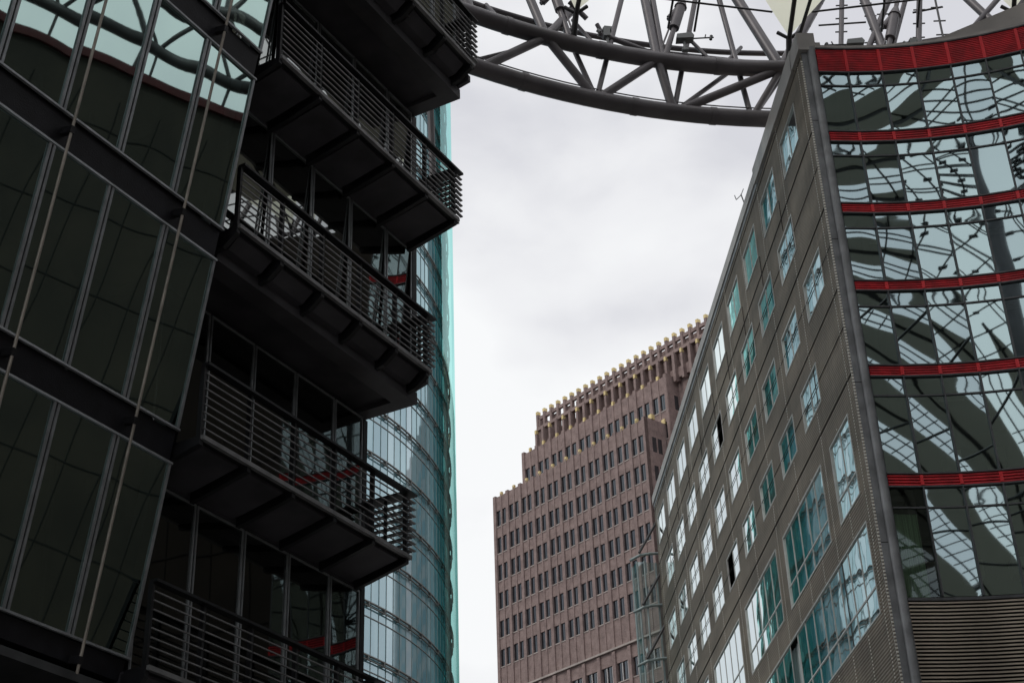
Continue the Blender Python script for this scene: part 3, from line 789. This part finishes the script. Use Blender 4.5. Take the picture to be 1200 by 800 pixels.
# ============================================================ CURVED TEAL GLASS TOWER
GX, GY, GR, GH = -38.5, 112.3, 33., 103.
GT = thing('glass_tower', 'tall curved teal glass tower with thin horizontal rails, behind the dark balconies', 'tower', (GX, GY, 0))
b = MB(); na = 200
def gang(i): return R(-100)+R(230)*i/na - R(90)
angs = [R(-170)+R(200)*i/na for i in range(na+1)]
def gp(a, r, z): return (r*math.cos(a), r*math.sin(a), z)
b.add([gp(a, GR, z) for a in angs for z in (0, GH)], [(2*i, 2*i+2, 2*i+3, 2*i+1) for i in range(na)], 0, False)
b.build('glazing', 'tglass', GT)
b = MB(); n_ = 60
b.add([gp(R(-170)+R(200)*i/n_, GR-.5, GH) for i in range(n_+1)], [tuple(range(n_+1))]); 
b.add([gp(R(-170), GR, 0), gp(R(30), GR, 0), gp(R(30), GR, GH), gp(R(-170), GR, GH)], [(0, 1, 2, 3)])
b.build('back_wall', 'spandrel', GT)
b = MB()
for i in range(0, na*2):
    pass
nm = int(R(200)*GR/.9)
for i in range(nm):
    a = R(-170)+i*.9/GR+.02
    if -1.9 < a < .35: b.bar(gp(a, GR+.02, 0), gp(a, GR+.02, GH), .035, .03)
b.build('mullions', 'tealpipe', GT)
z = 34.1-3.6*9
seg_ = [R(-115)+R(135)*i/90 for i in range(91)]
while z < GH:
    b = MB()
    b.tube([gp(a, GR+.16, z) for a in seg_], .075, 6); b.tube([gp(a, GR+.16, z-.28) for a in seg_], .05, 6)
    for i in range(int(R(135)*GR/1.8)):
        a = R(-115)+i*1.8/GR
        b.bar(gp(a, GR-.02, z-.14), gp(a, GR+.24, z-.14), .08, .36)
    for q in range(len(seg_)-1):
        a, c = seg_[q], seg_[q+1]; b.bar(gp(a, GR+.02, z-.95), gp(c, GR+.02, z-.95), .05, .06)
    ro = b.build('floor_rail', 'trail', GT)
    z += 3.6
b = MB(); fa = [R(-11)+R(20)*i/26 for i in range(27)]
b.add([gp(a, GR+.62, z_) for a in fa for z_ in (0, GH)], [(2*i, 2*i+2, 2*i+3, 2*i+1) for i in range(26)], 0, True)
b.build('outer_glass_screen', 'shell', GT)

# ============================================================ GLAZED LIFT SHAFT at the far end of the block
LF = thing('lift_shaft', 'slim glazed lift shaft with dark diagonal braces, beside far edge of grey block', 'lift shaft', (7.75, 92.9, 0))
pz = 38.4
for (x, y) in ((-.35, -.9), (.1, -1.05), (.85, -.6), (-.6, 0)):
    b = MB(); b.tube([(x, y, 0), (x, y, pz)], .06, 8); b.build('post', 'tealpipe', LF)
b = MB(); b.add([(-.35, -.93, 0), (1.2, -.55, 0), (1.2, -.55, pz), (-.35, -.93, pz)], [(0, 1, 2, 3)]); b.add([(-.62, .3, 0), (-.37, -.9, 0), (-.37, -.9, pz), (-.62, .3, pz)], [(0, 1, 2, 3)])
b.build('shaft_glass', 'ltglass', LF)
for z in (38.85, 35.4, 31.95, 28.5, 25.0):
    b = MB(); b.tube([(1.25, -.45, z+.25), (.5, -1.05, z+.02), (-.15, -1.2, z-.12), (-.75, -.7, z-.25)], .095, 8); b.build('ring_beam', 'tealpipe', LF)
    b = MB(); b.tube([(-.2, -1.3, z), (1.15, -.9, z+2.3)], .085, 8); b.build('brace', 'thin', LF)

# ============================================================ ROOF RING AND MEMBRANE
TR = thing('tent_roof', 'steel ring truss with cables and cream membrane spanning between the two near buildings', 'roof', (EX, EY, 44))
TO = (EX, EY, 44)
def tpart(mb, name, mats, parent=TR): return mb.build(name, mats, parent, TO)
def chord(k, z, r, name, a0=0, a1=360, step=1.5, mt='ring'):
    b = MB(); n = int((a1-a0)/step); b.tube([rel(k, R(a0+(a1-a0)*i/n), z) for i in range(n+1)], r, 14, 0, a1-a0 < 359)
    return tpart(b, name, mt)
chord(1.0, 43.93, .375, 'lower_chord'); chord(1.0, 46.8, .375, 'upper_chord'); chord(1.03, 53.0, .32, 'top_chord')
chord(1.04, 49.45, .13, 'rear_rail'); chord(1.0, 44.52, .03, 'cable_run', -30, 20)
def brace(p, q, r, name='brace', mt='ring'):
    b = MB(); b.tube([p, q], r, 10); return tpart(b, name, mt)
L_ = [(4.03, 52.58, 43.93), (7.45, 53.65, 43.93), (10.93, 54.30, 43.93), (-.9, 50.2, 43.93)]
U_ = [(1.98, 51.73, 46.8), (6.95, 53.5, 46.8), (12.6, 54.44, 46.8)]
vis = [(U_[0], (.54, 52.67, 53), .20), (U_[0], (5.09, 54.53, 53), .20), (L_[0], (6.08, 54.83, 53), .125), (U_[1], (6.74, 55.01, 53), .21),
       ((7.21, 53.58, 47.0), (7.16, 55.12, 53), .14), (L_[1], (9.5, 55.61, 53), .125), (L_[2], (10.39, 55.75, 53), .13), (U_[2], (11.09, 55.84, 53), .25), (U_[2], (15.71, 56.01, 53), .25),
       ((15.17, 54.49, 46), (16.47, 55.97, 53), .12), ((17.55, 54.34, 46), (17.24, 55.9, 53), .22), ((15.79, 54.47, 46), (19.08, 55.68, 53), .14), ((17.13, 54.38, 46), (19.71, 55.58, 53), .12),
       ((18.6, 54.21, 46), (20.11, 55.5, 53), .14), ((23.24, 53.17, 46), (21.03, 55.31, 53), .2), ((19.32, 54.1, 46), (25.46, 53.98, 53), .13), ((21.93, 53.54, 46), (25.56, 53.95, 53), .2)]
for p, q, r in vis:
    bo = brace(p, q, r)
# lower web
for p, q, r in [(U_[0], L_[0], .2), ((2.9, 52.9, 48.2), L_[0], .12), (L_[0], U_[1], .19), (U_[1], L_[1], .2), ((7.2, 54.3, 48.0), L_[1], .13), (L_[1], U_[2], .2), (L_[1], (10.6, 55.3, 47.6), .11),
                ((4.3, 52.66, 46.8), (3.3, 53.6, 49.4), .09), ((9.6, 54.05, 46.8), (8.6, 55.0, 49.4), .09), ((9.9, 54.1, 46.8), (11.2, 55.8, 49.3), .09), ((.2, 50.9, 46.8), (-.6, 52.5, 49.5), .1), ((-1.2, 50.05, 46.8), (-2.2, 51.5, 53), .18),
                (L_[2], U_[2], .15), (L_[2], (12.9, 55.1, 47.2), .13), (U_[0], L_[3], .2), ((1.2, 52.2, 46.7), (-1.5, 50.6, 44.6), .09)]:
    brace(p, q, r)
for x_, y_, z_, r_ in [(.9, 51.2, 43.93, .40), (5.7, 53.17, 43.93, .40), (9.2, 54.03, 43.93, .40), (4.4, 52.72, 46.8, .40), (9.7, 54.11, 46.8, .40), (.3, 50.9, 46.8, .40)]:
    th_ = math.atan2((x_-EX)/EB, (y_-EY)/EA); b = MB(); b.tube([rel(1, th_-.0035, z_), rel(1, th_+.0035, z_)], r_, 16); tpart(b, 'flange', 'ring')
# thin rods with cleats above the red front
def studs(p, q, n):
    b = MB(); p = Vector(p); q = Vector(q)
    for i in range(n):
        c_ = p.lerp(q, (i+.5)/n); b.bar(c_-Vector((.28, 0, 0)), c_+Vector((.28, 0, 0)), .05, .05)
    return b
for j in (8, 9, 10, 11, 13):
    p, q, r = vis[j]; tpart(studs(Vector(p).lerp(Vector(q), .15), q, 6), 'cleat', 'thin')
brace((19.98, 53.98, 46), (20.57, 55.41, 53), .05, 'rod', 'thin'); tpart(studs((20.05, 54.2, 47), (20.5, 55.2, 52), 5), 'cleat', 'thin')
brace((14.9, 55.5, 50.2), (17.1, 55.4, 50.2), .045, 'rod', 'thin'); brace((19.3, 55.2, 50.5), (20.7, 55.1, 50.7), .05, 'rod', 'thin')
# cable anchors: tensioned cable with a turnbuckle body
def anchor(p, q):
    p = Vector(p); q = Vector(q); b = MB()
    m1 = p.lerp(q, .30); m2 = p.lerp(q, .52); m3 = p.lerp(q, .6)
    b.tube([p, m1], [.16, .11], 10); b.tube([m1, m2], .24, 12); b.tube([m2, m3], [.30, .12], 12)
    for dx in (-.14, 0, .14): b.tube([m3+Vector((dx*.4, 0, 0)), q+Vector((dx, 0, 0))], .05, 8)
    b.tube([m2+Vector((-.55, .1, -.55)), m2+Vector((.05, 0, .1))], .17, 10)
    b.tube([m2+Vector((-.62, .1, -.62)), m2+Vector((-.5, .1, -.5))], .1, 8)
    for dx in (-.16, .16): b.tube([p+Vector((dx, 0, .4)), m2+Vector((dx, 0, 0))], .045, 6)
    tpart(b, 'cable_anchor', 'ring')
anchor((7.3, 53.6, 47.0), (9.3, 54.6, 53.5)); anchor((17.2, 54.4, 46.5), (19.2, 54.9, 53)); anchor((3.0, 52.2, 47.2), (2.0, 52.9, 53))
tb = MB(); tb.tube([(.95, 51.9, 47.5), (2.6, 52.6, 48.0)], .08, 8); tb.tube([(3.15, 52.6, 49.6), (3.9, 53.0, 48.9)], .12, 8)
tb.tube([(4.35, 53.2, 48.75), (4.7, 53.4, 48.0)], .1, 8); tb.tube([(4.4, 53.3, 48.3), (6.6, 54.2, 47.9), (12.0, 55.0, 47.55)], .13, 8)
tpart(tb, 'service_pipe', 'ring')
# the rest of the ring, regular (seen mirrored in the glass)
nR = 60
for i in range(nR):
    a = R(360*i/nR); a2 = R(360*(i+.5)/nR); a3 = R(360*(i+1)/nR); deg = (360*(i+.5)/nR) % 360
    if deg < 22 or deg > 336: continue
    brace(rel(1, a2, 43.93), ell(.99, a2, 35.9), .14); brace(rel(1, a, 46.8), rel(1, a2, 43.93), .16); brace(rel(1, a2, 43.93), rel(1, a3, 46.8), .16)
    brace(rel(1, a, 46.8), rel(1.03, a2, 53), .2); brace(rel(1.03, a2, 53), rel(1, a3, 46.8), .2)
# membranes and glazed cable gaps
HUB = Vector((EX, EY-4, 68.))
NS = 28
aoff = R(-2.27)
def roofpt(a, s):       # s = 0 at ring, 1 at hub ring
    p = Vector(ell(.985, a, 0)); q = Vector((HUB.x+4*math.sin(a), HUB.y+4*math.cos(a), 0)); r_ = p.lerp(q, s); r_.z = 48.05-drop(a)*(1-s)+19.5*(.92*s+.08*s*s); return r_
da = 2*math.pi/NS
# arc-length-even angles
tab = [0.]; NN = 2000
for i in range(NN):
    t_ = 2*math.pi*(i+.5)/NN; tab.append(tab[-1]+math.hypot(EB*math.cos(t_), EA*math.sin(t_))*2*math.pi/NN)
def even(fr):
    L = (fr % 1)*tab[-1]
    lo, hi = 0, NN
    while hi-lo > 1:
        m_ = (lo+hi)//2
        if tab[m_] < L: lo = m_
        else: hi = m_
    return 2*math.pi*(lo+(L-tab[lo])/(tab[hi]-tab[lo]))/NN+(2*math.pi*math.floor(fr))
fr0 = .0; 
# fraction for the angle aoff
frac0 = (aoff*EB)/tab[-1]
for i in range(NS):
    ac = even(frac0+i/NS); al = even(frac0+(i-.5)/NS); ar = even(frac0+(i+.5)/NS)
    if ar < ac: ar += 2*math.pi
    if al > ac: al -= 2*math.pi
    f = MB()
    def fn(a, s, ac=ac, al=al, ar=ar):
        s = .76*s**1.3
        Lm = s*50
        s_e = s; wd = min(1.0, Lm/4.6)*(.76-.2*s)*max(.012, min(1, (.76-s)/.16))
        c_ = roofpt(ac, s); l_ = roofpt(al, s); r_ = roofpt(ar, s)
        x = (a-.5)*2
        p = c_+(((r_-c_) if x > 0 else (l_-c_))*abs(x)*wd)
        p.z -= .9*math.sin(math.pi*min(1, s*1.0))*(1-x*x)*.8 if s < .5 else 0
        return p
    f.grid(lambda a, b2: fn(a, .11+.89*b2), 8, 30); mo = tpart(f, 'membrane', 'fabric')
    f = MB(); f.grid(lambda a, b2: fn(a, b2*.11), 8, 3); f.build('membrane_tip', 'tip', mo, TO)
    c_ = MB()                                  # keel cable with clamps down the membrane's middle
    c_.tube([fn(.5, s/14)-Vector((0, 0, .12)) for s in range(15)], .11, 6)
    c_.tube([fn(.5, .0)+Vector((0, 0, -.05)), Vector(rel(1.0, ac, 46.9))], .14, 8)
    c_.tube([fn(.5, 0)+Vector((-.5, 0, .25)), fn(.5, 0)+Vector((0, 0, -.15)), fn(.5, 0)+Vector((.5, 0, .25))], .09, 6)
    tpart(c_, 'keel_cable', 'thin')
    g_ = MB()                                  # ladder of rods in the open gap
    for wside in (-.16, .16):
        g_.tube([roofpt(ar+wside*(even(frac0+(i+1)/NS) - even(frac0+i/NS) if i < NS-1 else .2)*.5, s/16) for s in range(17)], .055, 6)
    for s in range(1, 26):
        s_ = s/46
        for q in (0,):
            wdt = (1-.78*min(1, s_*50/4.6)) if s_*50 < 4.6 else .22+.18*s_
            l_ = roofpt(ar, s_).lerp(roofpt(ac, s_), min(1, wdt)); nx = even(frac0+(i+1)/NS); 
            if nx < ar: nx += 2*math.pi
            r_ = roofpt(ar, s_).lerp(roofpt(nx, s_), min(1, wdt))
            g_.tube([l_, r_], .05, 5)
    if i % 1 == 0: tpart(g_, 'gap_ladder', 'thin')
for k_ in range(9):                         # open cable net round the hub
    s_ = .66+.04*k_; b = MB(); pts = [roofpt(even(frac0+q/56), s_) for q in range(57)]
    b.tube(pts, .06, 6)
    for q in range(0, 56, 2):
        p_ = pts[q]; b.tube([p_+Vector((-.22, 0, .0)), p_+Vector((.22, 0, .0))], .12, 6)
    tpart(b, 'net_cable', 'thin')
b = MB(); b.tube([(HUB.x+4*math.sin(t*.2618), HUB.y+4*math.cos(t*.2618), 67.5) for t in range(25)], .4, 8); tpart(b, 'hub_ring', 'ring')
b = MB(); b.tube([(HUB.x, HUB.y, 40), (HUB.x, HUB.y, 50), (HUB.x, HUB.y, 72)], [.2, .9, .2], 12); tpart(b, 'king_post', 'ring')
for i in range(0, NS, 2):
    a = even(frac0+i/NS); brace(rel(.99, a, 46.8), (HUB.x, HUB.y, 41), .08, 'stay_cable', 'thin')

# ============================================================ floodlights and roof aerial
def floodlight(loc, label, flipx=1, arm=True):
    t_ = thing('floodlight', label, 'floodlight', loc, 0, 'floodlights clamped on the ring truss')
    b = MB(); b.prism([(-.38, .0), (-.32, .24), (.35, .3), (.45, .12), (.4, .0)], 'y', -.22, .22); b.build('housing', 'lamp', t_)
    b = MB(); b.tube([(0, 0, 0), (0, 0, -.55)], .07, 8); b.tube([(-.15, 0, -.55), (.15, 0, -.55)], .1, 8); b.build('stand', 'lamp', t_)
    if arm:
        b = MB(); b.tube([(.3*flipx, 0, .1), (1.35*flipx, 0, .12)], .035, 6); b.tube([(.95*flipx, 0, .12), (1.0*flipx, 0, .3)], .03, 6); b.tube([(1.2*flipx, 0, .0), (1.25*flipx, 0, .22)], .08, 6); b.build('arm', 'thin', t_)
    return t_
def small_camera(loc, label):
    t_ = thing('floodlight', label, 'floodlight', loc, 0, 'floodlights clamped on the ring truss')
    b = MB(); b.box(-.16, .14, -.15, .15, .0, .42); b.prism([(-.2, .42), (.2, .36), (.24, .5), (-.1, .56)], 'y', -.14, .14); b.build('housing', 'lamp', t_)
    b = MB(); b.tube([(0, 0, 0), (0, 0, -.5)], .06, 8); b.tube([(-.3, 0, .3), (-.42, 0, .42)], .09, 8); b.build('stand', 'lamp', t_)
small_camera((4.75, 52.9, 47.7), 'small upright grey floodlight on ring tube, leftmost of the roof lamps')
floodlight((8.3, 53.9, 48.2), 'flat grey floodlight with thin side arm on middle of ring truss')
floodlight((15.95, 54.0, 47.6), 'grey floodlight just above left end of the red band', -1)
small_camera((18.55, 53.9, 47.2), 'small dark floodlight box above the third red band bay')
an = thing('roof_aerial', 'tiny forked aerial on parapet of grey corrugated block', 'aerial', fw(AZR, VR-.1, us(76.5))+(42.75,))
b = MB(); b.tube([(0, 0, 0), (-.1, 0, .5)], .03, 6); b.build('mast', 'lamp', an)
b = MB(); b.tube([(-.35, 0, .2), (-.1, 0, .45), (.05, 0, .8)], .02, 6); b.tube([(-.4, 0, .45), (-.35, 0, .2)], .02, 6); b.build('fork', 'lamp', an)
